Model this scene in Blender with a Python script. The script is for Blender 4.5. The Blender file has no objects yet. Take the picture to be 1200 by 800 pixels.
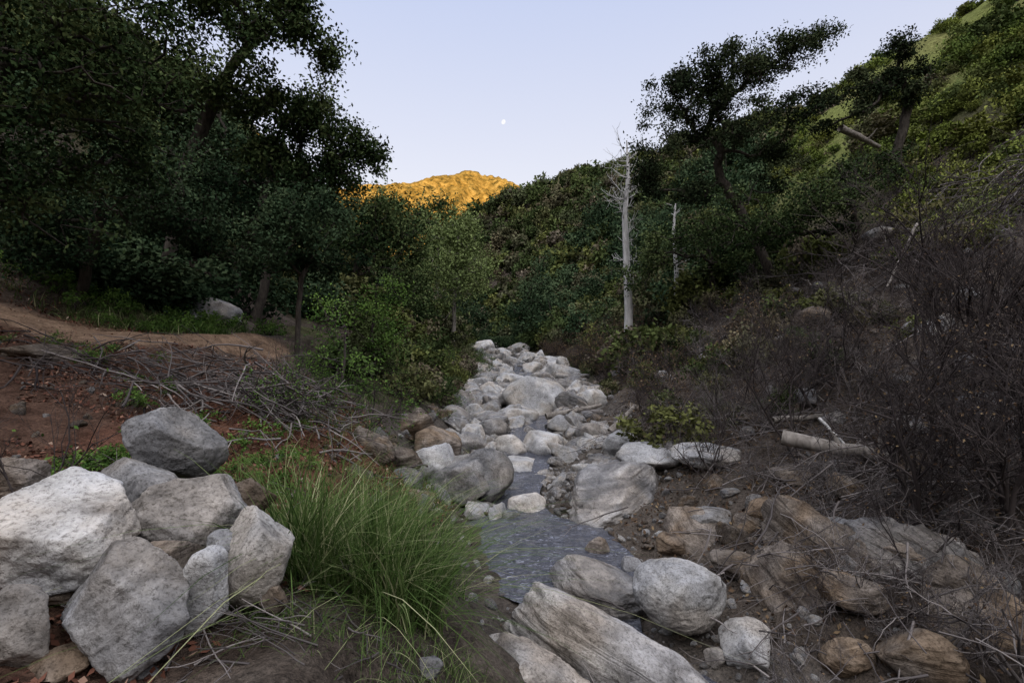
import bpy, bmesh, math, random
import numpy as np
from mathutils import Vector
R=np.random.default_rng(7)
random.seed(7)
F=600.0
def P(px,py,d): return np.array([(px-600)/F*d, d, (400-py)/F*d])

# ---------------------------------------------------------------- noise
def _h(ix,iy,iz,s):
    n=(ix*374761393+iy*668265263+iz*2147483647+s*974634777)&0xffffffff
    n=((n^(n>>13))*1274126177)&0xffffffff
    n=((n^(n>>16))*2246822519)&0xffffffff
    return ((n^(n>>15))&0xffffff)/float(0xffffff)*2-1
def vnoise(x,y,z=None,s=0):
    x=np.asarray(x,float); y=np.asarray(y,float)
    two=z is None
    xi,yi=np.floor(x),np.floor(y);fx,fy=x-xi,y-yi;xi=xi.astype(np.int64);yi=yi.astype(np.int64)
    q=lambda t:t*t*t*(t*(t*6-15)+10)
    u,v=q(fx),q(fy)
    if two:
        zi=np.zeros_like(xi)+5
        return (_h(xi,yi,zi,s)*(1-u)+_h(xi+1,yi,zi,s)*u)*(1-v)+(_h(xi,yi+1,zi,s)*(1-u)+_h(xi+1,yi+1,zi,s)*u)*v
    z=np.asarray(z,float);zi=np.floor(z);w=q(z-zi);zi=zi.astype(np.int64);r=0
    for c in (0,1):
        r=r+((_h(xi,yi,zi+c,s)*(1-u)+_h(xi+1,yi,zi+c,s)*u)*(1-v)+(_h(xi,yi+1,zi+c,s)*(1-u)+_h(xi+1,yi+1,zi+c,s)*u)*v)*(w if c else 1-w)
    return r
def fbm(x,y,z=None,o=4,s=0):
    r=0;a=1.0;f=1.0
    for i in range(o):
        r=r+a*vnoise(np.asarray(x)*f,np.asarray(y)*f,None if z is None else np.asarray(z)*f,s+i)
        a*=.5;f*=2.03
    return r

# ---------------------------------------------------------------- terrain function
cy_=[-60,-20,0,2.5,3.5,4.5,5,5.5,6.5,7.5,8.5,10,12,15,22,30,45,60,90,100,150,230,400]
cx_=[8,6,3,2.4,2.0,1.5,1.15,.95,.6,.4,.2,.05,.3,.5,.7,.9,-.5,-2,-8,-10,-38,-50,-60]
def cx(y): return np.interp(y,cy_,cx_)
ST=[
(-60,[(-400,120),(-120,80),(-30,12),(-9,1.5),(-3,-1.2),(0,-1.6),(4,-2.4),(8,-4),(11,-3),(15,-1),(21,3),(48,24),(120,75),(400,115)]),
(0,[(-400,120),(-120,80),(-30,12),(-9,1.0),(-3,-1.2),(-1,-1.6),(0,-1.65),(.9,-2.2),(1.8,-3),(3,-3.2),(4.5,-3),(6,-2.4),(9,-1),(15,3),(43,24),(120,75),(400,115)]),
(2.5,[(-400,120),(-120,80),(-30,14),(-12,2),(-6,-.4),(-3,-1.35),(-1,-1.65),(-.4,-1.95),(.25,-2.7),(1.2,-3.05),(2.35,-3.15),(4,-2.9),(5.5,-2.4),(8,-1.2),(14,3),(45,27),(120,75),(400,115)]),
(5,[(-400,120),(-120,80),(-30,15),(-14,3.5),(-8,.3),(-5,-1),(-3,-1.4),(-1.5,-1.8),(-.75,-2.3),(-.25,-2.9),(1.15,-3.15),(2.3,-3),(3.3,-2.7),(5,-1.9),(8,-.6),(14,3.5),(45,28),(120,75),(400,115)]),
(8,[(-400,120),(-120,80),(-30,16),(-20,8),(-12,2.2),(-8,.1),(-6,-.1),(-4,-.9),(-2.2,-1.5),(-1.3,-2.4),(-.7,-2.98),(.3,-3.12),(1.2,-3.04),(2.5,-2.7),(4.5,-1.9),(8,-.3),(14,4),(45,29),(120,76),(400,115)]),
(11,[(-400,120),(-120,80),(-30,18),(-20,9),(-13,3.5),(-9.5,.9),(-8,.55),(-6,.3),(-4.5,-.6),(-3,-1.5),(-2,-2.6),(-1,-2.85),(.2,-2.95),(2,-2.7),(3.5,-2.2),(6,-1),(9,.5),(15,5),(45,30),(120,77),(400,115)]),
(20,[(-400,120),(-120,80),(-30,20),(-14,5.5),(-8,1.5),(-5,-.3),(-3.4,-1.8),(-2.6,-2.3),(.65,-2.45),(3.2,-2.2),(4.5,-1.4),(8,.8),(15,5.5),(45,29),(120,76),(400,115)]),
(35,[(-400,120),(-120,80),(-45,34),(-20,11),(-9,2.5),(-5.5,-.5),(-3.8,-1.6),(.5,-1.85),(4.5,-1.5),(7,0),(12,4),(20,9.5),(50,32),(120,80),(400,125)]),
(60,[(-400,120),(-120,80),(-60,46),(-20,12),(-9,3),(-6,0),(-2,-1.3),(2,-1.0),(6,2.6),(12,7),(25,16),(60,41),(120,82),(400,130)]),
(100,[(-400,120),(-80,60),(-35,20),(-18,5),(-10,1),(-5,3),(0,11),(17,23),(33,30),(50,38),(67,47),(83,58),(100,68),(200,115),(400,130)]),
(150,[(-400,120),(-200,90),(-100,50),(-60,28),(-42,18),(-30,22),(-18,34),(-5,42),(12,47),(35,49),(50,52),(75,60),(100,73),(125,88),(150,100),(250,125),(400,130)]),
(230,[(-400,100),(-100,40),(-50,18),(0,35),(40,42),(100,65),(200,110),(400,130)]),
(400,[(-400,40),(0,10),(200,50),(400,60)]),
]
sg=np.linspace(-np.arcsinh(400/2),np.arcsinh(460/2),900); ug=2*np.sinh(sg)
tg=np.linspace(np.arcsinh(-60/5),np.arcsinh(400/5),420); yg=5*np.sinh(tg)
rows=np.array([np.interp(ug,[p[0]-cx(y) for p in pts],[p[1] for p in pts]) for y,pts in ST])
sy=np.array([s[0] for s in ST])
TB=np.empty((len(yg),len(ug)))
for i,y in enumerate(yg):
    k=min(max(np.searchsorted(sy,y)-1,0),len(sy)-2)
    t=min(max((y-sy[k])/(sy[k+1]-sy[k]),0),1)
    TB[i]=rows[k]*(1-t)+rows[k+1]*t
def blur(A,ax,n):
    for _ in range(n):
        pad=[(0,0),(0,0)];pad[ax]=(1,1)
        B=np.pad(A,pad,mode='edge')
        A=(B.take(range(0,A.shape[ax]),ax)+2*A+B.take(range(2,A.shape[ax]+2),ax))/4
    return A
TB=blur(TB,0,10);TB=blur(TB,1,5)
def H0(x,y):
    x=np.asarray(x,float);y=np.asarray(y,float)
    u=x-cx(y)
    a=np.clip((np.arcsinh(u/2)-sg[0])/(sg[1]-sg[0]),0,len(sg)-1.001)
    b=np.clip((np.arcsinh(y/5)-tg[0])/(tg[1]-tg[0]),0,len(tg)-1.001)
    ai=a.astype(int);bi=b.astype(int);fa=a-ai;fb=b-bi
    return (TB[bi,ai]*(1-fa)+TB[bi,ai+1]*fa)*(1-fb)+(TB[bi+1,ai]*(1-fa)+TB[bi+1,ai+1]*fa)*fb
pathpts=np.array([(-22,6.8),(-14,7.6),(-10,8.8),(-7.6,9.6),(-6.1,10.4),(-5.6,11.2),(-5.9,12)])
def pathdist(x,y):
    d=np.full(np.shape(x),1e9)
    for a,b in zip(pathpts[:-1],pathpts[1:]):
        ab=b-a;t=np.clip(((x-a[0])*ab[0]+(y-a[1])*ab[1])/(ab@ab),0,1)
        d=np.minimum(d,np.hypot(x-a[0]-t*ab[0],y-a[1]-t*ab[1]))
    return d
def H(x,y):
    x=np.asarray(x,float);y=np.asarray(y,float)
    z=H0(x,y);u=np.abs(x-cx(y))
    pm=np.clip(pathdist(x,y)/1.2,0,1)
    z=z+fbm(x*.9,y*.9,o=4,s=3)*.15*np.clip(u/1.5,.35,1)*pm
    z=z+fbm(x*.09,y*.09,o=3,s=9)*np.clip((u-4)/30,0,1)*2.6
    z=z-.16*np.exp(-(u/.6)**2)
    m=np.clip((-y-60)/240,0,1);m=m*m*(3-2*m)  # unseen ridge behind the camera, raised to shade the valley from the sun
    return np.maximum(z,-5+m*175+fbm(x*.01,y*.01,o=3,s=4)*10*m)
def ray(px,py,d0=1.5,d1=120):
    d=np.geomspace(d0,d1,500)
    x=(px-600)/F*d;z=(400-py)/F*d
    hit=np.nonzero(z<=H(x,d))[0]
    return d[hit[0]] if len(hit) else d1

# ---------------------------------------------------------------- mesh helpers
COL=bpy.context.scene.collection
def mk(name,V,Q,mats,mi=None,tint=None,smooth=False,link=True,col=None):
    V=np.asarray(V,np.float32).reshape(-1,3);Q=np.asarray(Q,np.int32)
    k=Q.shape[1];me=bpy.data.meshes.new(name)
    me.vertices.add(len(V));me.vertices.foreach_set('co',V.ravel())
    me.loops.add(Q.size);me.loops.foreach_set('vertex_index',Q.ravel())
    me.polygons.add(len(Q));me.polygons.foreach_set('loop_start',np.arange(0,Q.size,k,dtype=np.int32))
    if mi is not None: me.polygons.foreach_set('material_index',np.asarray(mi,np.int32))
    me.polygons.foreach_set('use_smooth',np.full(len(Q),smooth) if np.isscalar(smooth) else np.asarray(smooth,bool))
    me.update(calc_edges=True)
    if tint is not None:
        a=me.attributes.new('tint','FLOAT','POINT');a.data.foreach_set('value',np.asarray(tint,np.float32))
    if col is not None:
        a=me.attributes.new('col','FLOAT_COLOR','POINT')
        c=np.ones((len(V),4),np.float32);c[:,:3]=col;a.data.foreach_set('color',c.ravel())
    for m in mats: me.materials.append(m)
    ob=bpy.data.objects.new(name,me)
    if link: COL.objects.link(ob)
    return ob
class MB:
    def __init__(s): s.V=[];s.Q=[];s.M=[];s.T=[];s.S=[];s.n=0
    def add(s,V,Q,m,t=1.0,sm=False):
        V=np.asarray(V).reshape(-1,3)
        s.V.append(V);s.Q.append(np.asarray(Q)+s.n);s.M.append(np.full(len(Q),m));s.S.append(np.full(len(Q),sm))
        s.T.append(np.full(len(V),t) if np.isscalar(t) else t);s.n+=len(V)
    def tube(s,pts,rad,k=5,m=0,t=None):
        if t is None: t=float(R.uniform(0,1))
        pts=np.asarray(pts,float);n=len(pts);rad=np.broadcast_to(rad,(n,))
        T=np.empty_like(pts);T[1:-1]=pts[2:]-pts[:-2];T[0]=pts[1]-pts[0];T[-1]=pts[-1]-pts[-2]
        T/=np.sqrt((T*T).sum(1))[:,None]+1e-9
        r=(.31,.17,.93) if abs(T[0,2])<.8 else (.93,.2,.1)
        A=np.stack([T[:,1]*r[2]-T[:,2]*r[1],T[:,2]*r[0]-T[:,0]*r[2],T[:,0]*r[1]-T[:,1]*r[0]],1)
        A/=np.sqrt((A*A).sum(1))[:,None]+1e-9
        B=np.stack([T[:,1]*A[:,2]-T[:,2]*A[:,1],T[:,2]*A[:,0]-T[:,0]*A[:,2],T[:,0]*A[:,1]-T[:,1]*A[:,0]],1)
        an=np.arange(k)*2*np.pi/k
        V=pts[:,None]+rad[:,None,None]*(A[:,None]*np.cos(an)[None,:,None]+B[:,None]*np.sin(an)[None,:,None])
        i=np.arange(n-1)[:,None]*k;j=np.arange(k)[None];j2=(j+1)%k
        Q=np.stack([i+j,i+j2,i+k+j2,i+k+j],-1).reshape(-1,4)
        s.add(V,Q,m,t,True)
    def leaves(s,C,rad,n,L,W,m=1,flat=.75,tv=None,up=.6):
        C=np.asarray(C);N=len(C)*n
        rd=np.broadcast_to(rad,(len(C),))
        g=R.normal(size=(N,3));g*=np.minimum(1,2.8/np.linalg.norm(g,axis=1))[:,None]*.50
        p=np.repeat(C,n,0)+g*np.repeat(rd,n)[:,None]*np.array([1,1,flat])
        d=R.normal(size=(N,3));d[:,2]-=.3;d/=np.linalg.norm(d,axis=1)[:,None]
        nn=R.normal(size=(N,3));nn[:,2]+=up
        sd=np.cross(d,nn);sd/=np.linalg.norm(sd,axis=1)[:,None]+1e-9
        l=(L*R.uniform(.6,1.3,N))[:,None];w=(W*R.uniform(.7,1.2,N))[:,None]
        V=np.stack([p,p+d*l*.45+sd*w*.5,p+d*l,p+d*l*.45-sd*w*.5],1)
        Q=np.arange(N*4).reshape(N,4)
        ct=R.uniform(.05,.95,len(C)) if tv is None else tv
        t=np.clip(np.repeat(ct,n)+R.normal(size=N)*.15,0,1)
        s.add(V,Q,m,np.repeat(t,4))
    def obj(s,name,mats,link=True):
        return mk(name,np.concatenate(s.V),np.concatenate(s.Q),mats,np.concatenate(s.M),np.concatenate(s.T),np.concatenate(s.S),link)

# ---------------------------------------------------------------- materials
def newmat(name):
    m=bpy.data.materials.new(name);m.use_nodes=True;nt=m.node_tree;nt.nodes.clear()
    return m,nt,nt.nodes.new('ShaderNodeOutputMaterial')
def N(nt,t,**kw):
    n=nt.nodes.new(t)
    for k,v in kw.items():
        if k in n.inputs: n.inputs[k].default_value=v
        else: setattr(n,k,v)
    return n
def ramp(nt,fac,stops):
    r=nt.nodes.new('ShaderNodeValToRGB');e=r.color_ramp.elements
    while len(e)>len(stops): e.remove(e[-1])
    while len(e)<len(stops): e.new(.5)
    for el,(p,c) in zip(e,stops): el.position=p;el.color=(*c,1)
    nt.links.new(fac,r.inputs[0]);return r.outputs[0]
def mix(nt,f,a,b,bt='MIX'):
    n=nt.nodes.new('ShaderNodeMix');n.data_type='RGBA';n.blend_type=bt
    for s,v in ((n.inputs[0],f),(n.inputs[6],a),(n.inputs[7],b)):
        if hasattr(v,'links'): nt.links.new(v,s)
        else: s.default_value=v if not isinstance(v,tuple) else (*v,1)
    return n.outputs[2]
def leafmat(name,stops,trans=.0):
    m,nt,o=newmat(name);L=nt.links.new
    a=N(nt,'ShaderNodeAttribute',attribute_name='tint')
    c=ramp(nt,a.outputs['Fac'],stops)
    d=N(nt,'ShaderNodeBsdfDiffuse');L(c,d.inputs[0])
    if trans:
        t=N(nt,'ShaderNodeBsdfTranslucent');L(c,t.inputs['Color'])
        ms=N(nt,'ShaderNodeMixShader');ms.inputs[0].default_value=trans
        L(d.outputs[0],ms.inputs[1]);L(t.outputs[0],ms.inputs[2]);L(ms.outputs[0],o.inputs[0])
    else: L(d.outputs[0],o.inputs[0])
    return m
def shrubmat(name,cols):
    m,nt,o=newmat(name);L=nt.links.new
    a=N(nt,'ShaderNodeAttribute',attribute_name='tint');oi=N(nt,'ShaderNodeObjectInfo')
    c=ramp(nt,oi.outputs['Random'],cols)
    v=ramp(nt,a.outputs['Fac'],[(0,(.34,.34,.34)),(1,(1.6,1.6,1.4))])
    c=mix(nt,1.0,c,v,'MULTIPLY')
    d=N(nt,'ShaderNodeBsdfDiffuse');L(c,d.inputs[0]);L(d.outputs[0],o.inputs[0]);return m
def barkmat(name,a,b,sc=14,bump=.6):
    m,nt,o=newmat(name);L=nt.links.new
    tc=N(nt,'ShaderNodeTexCoord');mp=N(nt,'ShaderNodeMapping');mp.inputs['Scale'].default_value=(1,1,.3)
    L(tc.outputs['Object'],mp.inputs[0])
    n=N(nt,'ShaderNodeTexNoise',Scale=sc,Detail=3.0,Roughness=.65);L(mp.outputs[0],n.inputs[0])
    c=ramp(nt,n.outputs[0],[(.3,a),(.7,b)])
    d=N(nt,'ShaderNodeBsdfDiffuse');L(c,d.inputs[0])
    bp=N(nt,'ShaderNodeBump',Strength=bump,Distance=.02);L(n.outputs[0],bp.inputs['Height']);L(bp.outputs[0],d.inputs['Normal'])
    L(d.outputs[0],o.inputs[0]);return m
def rockmat(name,stops,rough=.8,band=.0,objvar=.3,warm=(.97,.90,.82)):
    m,nt,o=newmat(name);L=nt.links.new
    tc=N(nt,'ShaderNodeTexCoord');oi=N(nt,'ShaderNodeObjectInfo')
    add=N(nt,'ShaderNodeVectorMath',operation='ADD');sc=N(nt,'ShaderNodeVectorMath',operation='SCALE')
    L(oi.outputs['Location'],sc.inputs[0]);sc.inputs['Scale'].default_value=3.7
    L(tc.outputs['Object'],add.inputs[0]);L(sc.outputs[0],add.inputs[1])
    n1=N(nt,'ShaderNodeTexNoise',Scale=3.4,Detail=5.0,Roughness=.7,Distortion=.3);L(add.outputs[0],n1.inputs[0])
    n2=N(nt,'ShaderNodeTexNoise',Scale=38.0,Detail=3.0,Roughness=.8);L(add.outputs[0],n2.inputs[0])
    c=ramp(nt,n1.outputs[0],stops)
    sp=ramp(nt,n2.outputs[0],[(.36,(.5,.49,.48)),(.48,(1,1,1)),(.66,(1.18,1.18,1.18))])
    c=mix(nt,.9,c,sp,'MULTIPLY')
    n3=N(nt,'ShaderNodeTexNoise',Scale=1.4,Detail=3.0);L(add.outputs[0],n3.inputs[0])
    st=ramp(nt,n3.outputs[0],[(.40,(.84,.87,.93)),(.5,(1,1,1)),(.60,warm)])
    c=mix(nt,.8,c,st,'MULTIPLY')
    if band>0:
        w=N(nt,'ShaderNodeTexNoise',Scale=2.2,Detail=4.0,Distortion=1.2)
        mp=N(nt,'ShaderNodeMapping');mp.inputs['Rotation'].default_value=(.7,.5,.3);mp.inputs['Scale'].default_value=(.35,.5,5.0);L(add.outputs[0],mp.inputs[0]);L(mp.outputs[0],w.inputs[0])
        wc=ramp(nt,w.outputs[0],[(.36,(.42,.40,.38)),(.5,(1.0,.98,.95)),(.62,(1.35,1.33,1.3))])
        c=mix(nt,band,c,wc,'MULTIPLY')
    mr=N(nt,'ShaderNodeMapRange');mr.inputs['To Min'].default_value=1-objvar;mr.inputs['To Max'].default_value=1+objvar*.6
    L(oi.outputs['Random'],mr.inputs['Value'])
    hs=N(nt,'ShaderNodeHueSaturation');L(mr.outputs[0],hs.inputs['Value']);L(c,hs.inputs['Color'])
    if rough<.7:
        d=N(nt,'ShaderNodeBsdfPrincipled',Roughness=rough);L(hs.outputs[0],d.inputs[0])
    else:
        d=N(nt,'ShaderNodeBsdfDiffuse');L(hs.outputs[0],d.inputs[0])
    b1=N(nt,'ShaderNodeBump',Strength=.8,Distance=.06);L(n1.outputs[0],b1.inputs['Height'])
    b2=N(nt,'ShaderNodeBump',Strength=.6,Distance=.010);L(n2.outputs[0],b2.inputs['Height']);L(b1.outputs[0],b2.inputs['Normal'])
    nrm=b2.outputs[0]
    if band>0:
        b3=N(nt,'ShaderNodeBump',Strength=.7,Distance=.05);L(w.outputs[0],b3.inputs['Height']);L(nrm,b3.inputs['Normal']);nrm=b3.outputs[0]
    L(nrm,d.inputs['Normal']);L(d.outputs[0],o.inputs[0]);return m

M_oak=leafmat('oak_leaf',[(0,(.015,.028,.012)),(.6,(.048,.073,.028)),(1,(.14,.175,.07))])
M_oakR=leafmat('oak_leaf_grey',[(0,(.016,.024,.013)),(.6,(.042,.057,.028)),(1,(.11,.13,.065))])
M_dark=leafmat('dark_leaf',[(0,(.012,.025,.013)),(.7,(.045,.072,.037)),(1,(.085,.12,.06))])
M_willow=leafmat('willow_leaf',[(0,(.09,.125,.045)),(1,(.21,.26,.10))])
M_green=leafmat('weed_leaf',[(0,(.04,.085,.022)),(1,(.13,.215,.05))])
M_dry=leafmat('dry_leaf',[(0,(.05,.033,.025)),(.5,(.12,.08,.052)),(1,(.24,.175,.10))])
M_litter=leafmat('litter_leaf',[(0,(.05,.025,.02)),(.5,(.15,.068,.047)),(.85,(.24,.13,.09)),(1,(.40,.31,.24))])
M_grass=leafmat('grass_blade',[(0,(.045,.082,.022)),(.6,(.11,.165,.05)),(1,(.36,.36,.20))],trans=.2)
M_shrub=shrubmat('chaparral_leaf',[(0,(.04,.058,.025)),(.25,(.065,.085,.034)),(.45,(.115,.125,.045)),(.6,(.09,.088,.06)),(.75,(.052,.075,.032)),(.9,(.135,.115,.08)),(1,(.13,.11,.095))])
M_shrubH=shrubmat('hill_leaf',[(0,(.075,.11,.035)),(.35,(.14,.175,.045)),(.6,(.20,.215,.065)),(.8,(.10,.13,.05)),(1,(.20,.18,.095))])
M_bark=barkmat('oak_bark',(.03,.026,.023),(.10,.087,.075))
M_white=barkmat('white_bark',(.32,.315,.31),(.66,.645,.63),5,.3)
M_twig=leafmat('grey_twig',[(0,(.06,.053,.052)),(.7,(.15,.133,.128)),(1,(.30,.27,.255))])
M_twigd=leafmat('dark_twig',[(0,(.030,.025,.025)),(1,(.09,.076,.072))])
M_log=barkmat('weathered_log',(.13,.115,.10),(.34,.31,.28),10,.6)
M_rock=rockmat('pale_granite',[(.3,(.19,.182,.175)),(.46,(.37,.36,.345)),(.7,(.55,.535,.52))])
M_rockb=rockmat('brown_sandstone',[(.3,(.075,.06,.05)),(.5,(.175,.147,.122)),(.7,(.29,.252,.215))],band=.6,warm=(.96,.84,.70))
M_rockd=rockmat('banded_grey_rock',[(.3,(.09,.087,.086)),(.5,(.21,.202,.197)),(.7,(.36,.35,.34))],rough=.5,band=.85)
M_rockg=rockmat('grey_granite',[(.3,(.10,.097,.096)),(.5,(.23,.222,.215)),(.7,(.38,.368,.355))])
M_slab=rockmat('slab_rock',[(.3,(.16,.15,.142)),(.46,(.31,.295,.28)),(.7,(.47,.45,.43))],band=.75)

def groundmat():
    m,nt,o=newmat('canyon_soil');L=nt.links.new
    a=N(nt,'ShaderNodeAttribute',attribute_name='col');tc=N(nt,'ShaderNodeTexCoord')
    n1=N(nt,'ShaderNodeTexNoise',Scale=3.0,Detail=5.0,Roughness=.75);L(tc.outputs['Object'],n1.inputs[0])
    n2=N(nt,'ShaderNodeTexNoise',Scale=34.0,Detail=4.0,Roughness=.75);L(tc.outputs['Object'],n2.inputs[0])
    c=mix(nt,1.0,a.outputs['Color'],ramp(nt,n1.outputs[0],[(.3,(.4,.38,.37)),(.7,(1.5,1.5,1.45))]),'MULTIPLY')
    c=mix(nt,.8,c,ramp(nt,n2.outputs[0],[(.35,(.45,.45,.45)),(.65,(1.4,1.35,1.3))]),'MULTIPLY')
    d=N(nt,'ShaderNodeBsdfDiffuse');L(c,d.inputs[0])
    b1=N(nt,'ShaderNodeBump',Strength=.9,Distance=.12);L(n1.outputs[0],b1.inputs['Height'])
    b3=N(nt,'ShaderNodeBump',Strength=.9,Distance=.03);L(n2.outputs[0],b3.inputs['Height']);L(b1.outputs[0],b3.inputs['Normal'])
    L(b3.outputs[0],d.inputs['Normal']);L(d.outputs[0],o.inputs[0]);return m
M_ground=groundmat()

# ---------------------------------------------------------------- terrain mesh
def spacing(lo,hi,d,out_lo,out_hi,g=1.045):
    c=list(np.arange(lo,hi,d));a=[];s=d;x=lo
    while x>out_lo: s*=g;x-=s;a.append(x)
    b=[];s=d;x=c[-1]
    while x<out_hi: s*=g;x+=s;b.append(x)
    return np.array(a[::-1]+c+b)
xs=spacing(-9,9,.11,-600,600,1.04);ys=spacing(1.5,14,.11,-600,600,1.035)
X,Y=np.meshgrid(xs,ys);Z=H(X,Y);U=X-cx(Y)
nx,ny=len(xs),len(ys)
i=np.arange(ny-1)[:,None]*nx+np.arange(nx-1)[None]
Q=np.stack([i,i+1,i+nx+1,i+nx],-1).reshape(-1,4)
def lerp(a,b,t): return a*(1-t[...,None])+b*t[...,None]
def sstep(a,b,x): t=np.clip((x-a)/(b-a),0,1);return t*t*(3-2*t)
def col3(c): return np.array(c)
n=fbm(X*.35,Y*.35,o=4,s=21)
c=np.zeros(X.shape+(3,))+col3((.078,.065,.056))
c=lerp(c,col3((.12,.103,.09)),sstep(0,.6,n))
c=lerp(c,col3((.075,.078,.042)),sstep(.0,.7,-n)*np.maximum(sstep(16,25,Y),sstep(3,-3,U)))
right=sstep(14,26,X)*sstep(10,20,Y)
c=lerp(c,lerp(np.zeros(X.shape+(3,))+col3((.17,.20,.065)),col3((.23,.22,.10)),sstep(-.3,.5,fbm(X*.06,Y*.06,o=3,s=33))),right*.9)
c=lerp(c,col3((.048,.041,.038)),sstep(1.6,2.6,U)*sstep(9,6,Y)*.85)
red=sstep(-1.2,-2.2,X)*sstep(11,8.5,Y)*sstep(-14,-9,X)
c=lerp(c,lerp(np.zeros(X.shape+(3,))+col3((.14,.07,.05)),col3((.095,.056,.042)),sstep(-.2,.4,n)),red*.9)
bed=sstep(1.7,1.1,np.abs(U+.2))*sstep(9,3,Y)+sstep(3.4,2.6,np.abs(U))*sstep(7,11,Y)
bed=np.clip(bed,0,1)*sstep(90,60,Y)*sstep(-20,0,Y)
c=lerp(c,col3((.11,.10,.092)),bed)
pth=sstep(1.1,.5,pathdist(X,Y)+.25*n)
c=lerp(c,col3((.21,.145,.105)),pth)
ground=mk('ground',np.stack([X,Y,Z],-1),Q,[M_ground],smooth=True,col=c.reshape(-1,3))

pp=[]
for a,b in zip(pathpts[:-1],pathpts[1:]):
    for t in np.linspace(0,1,24,endpoint=False): pp.append(a+(b-a)*t)
pp=np.array(pp);pp=np.array([np.convolve(np.pad(pp[:,k],7,mode='edge'),np.ones(15)/15,'valid') for k in (0,1)]).T
T=np.gradient(pp,axis=0);T/=np.linalg.norm(T,axis=1)[:,None]+1e-9;NN=np.stack([-T[:,1],T[:,0]],1)
w=np.linspace(-1,1,11);wd=.7+.15*vnoise(np.arange(len(pp))*.15,np.zeros(len(pp)))
G_=pp[:,None]+NN[:,None]*w[None,:,None]*wd[:,None,None]
gz=H(G_[...,0],G_[...,1])+.035-.06*np.abs(w)[None]**4
i=np.arange(len(pp)-1)[:,None]*11+np.arange(10)[None]
mk('dirt_path',np.concatenate([G_,gz[...,None]],-1),np.stack([i,i+1,i+12,i+11],-1).reshape(-1,4),[M_ground],smooth=True,col=np.array([(.235,.165,.12)]))

# ---------------------------------------------------------------- water
m,nt,o=newmat('creek_water');L=nt.links.new
tc=N(nt,'ShaderNodeTexCoord');mp=N(nt,'ShaderNodeMapping');mp.inputs['Scale'].default_value=(.8,1.2,1);L(tc.outputs['Object'],mp.inputs[0])
n1=N(nt,'ShaderNodeTexNoise',Scale=11.0,Detail=4.0,Distortion=1.2,Roughness=.6);L(mp.outputs[0],n1.inputs[0])
n2=N(nt,'ShaderNodeTexNoise',Scale=2.5,Detail=3.0);L(mp.outputs[0],n2.inputs[0])
b1=N(nt,'ShaderNodeBump',Strength=1.0,Distance=.055);L(n1.outputs[0],b1.inputs['Height'])
fo=ramp(nt,n1.outputs[0],[(.54,(0,0,0)),(.66,(1,1,1))]);fo2=ramp(nt,n2.outputs[0],[(.42,(0,0,0)),(.62,(.6,.6,.6))])  # foam streaks that also paint bright ripple reflections into the colour
ff=mix(nt,1.0,fo,fo2,'MULTIPLY')
d=N(nt,'ShaderNodeBsdfPrincipled',Roughness=.06,IOR=1.5)
L(mix(nt,ff,(.04,.042,.056),(.42,.44,.55)),d.inputs['Base Color']);d.inputs['Specular IOR Level'].default_value=1.0
L(b1.outputs[0],d.inputs['Normal']);L(d.outputs[0],o.inputs[0]);M_water=m
wy=np.concatenate([np.arange(-6,4.2,.1),np.arange(4.2,12,.03),np.arange(12,60,.3)])
ww=np.interp(wy,[-6,3.5,4.6,5.5,6,6.4,8.2,8.8,9.4,11,14,20,60],[.9,.5,.4,.45,.7,1.25,1.15,.6,.45,.55,.7,.9,1.0])
v=np.linspace(-1,1,41)
WX=cx(wy)[:,None]+v[None]*ww[:,None]
bedz=np.min(H(cx(wy)[None]+np.array([-.45,0,.45])[:,None],np.repeat(wy[None],3,0)),0)
wz=np.interp(wy,wy[::10],bedz[::10]);wz=np.convolve(np.pad(wz,12,mode='edge'),np.ones(25)/25,'valid')+np.interp(wy,[5.6,6.4,8.2,9],[.21,.29,.29,.21])
WY=np.repeat(wy[:,None],41,1);WZ=np.repeat(wz[:,None],41,1)+fbm(WX*6,WY*6,o=3,s=88)*.014
i=np.arange(len(wy)-1)[:,None]*41+np.arange(40)[None]
mk('creek_water',np.stack([WX,WY,WZ],-1),np.stack([i,i+1,i+42,i+41],-1).reshape(-1,4),[M_water],smooth=True)

# ---------------------------------------------------------------- boulders
def ico(k):
    bm=bmesh.new();bmesh.ops.create_icosphere(bm,subdivisions=k,radius=1)
    V=np.array([v.co[:] for v in bm.verts]);Fc=np.array([[v.index for v in f.verts] for f in bm.faces]);bm.free();return V,Fc
ICO={k:ico(k) for k in (3,4,5,6)}
def bshape(k,rad,seed,ang=.6,rough=.035):
    rg=np.random.default_rng(seed);D,Fc=ICO[k]
    n=rg.normal(size=(15,3));n/=np.linalg.norm(n,axis=1)[:,None];dd=rg.uniform(.60,1.0,15)
    dots=D@n.T;r=np.where(dots>.05,dd/np.maximum(dots,.05),9.)
    kk=16+40*ang;rs=-np.log(np.exp(-kk*np.minimum(r,3)).sum(1)+np.exp(-kk*1.2))/kk
    r=rs*ang+(1-ang)*.9
    V=D*r[:,None]*1.1
    o=seed*7.3
    nz=fbm(V[:,0]*1.3+o,V[:,1]*1.3,V[:,2]*1.3,o=2,s=seed)*.06+fbm(V[:,0]*5+o,V[:,1]*5,V[:,2]*5,o=4 if k>4 else 2,s=seed+5)*rough
    if k>4:
        rd=fbm(V[:,0]*1.6+o,V[:,1]*1.6,V[:,2]*1.6,o=2,s=seed+9);nz-=.035*np.exp(-(rd/.03)**2)
    V=V*(1+nz)[:,None]
    return V*np.asarray(rad),Fc
bs=[0]
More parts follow.
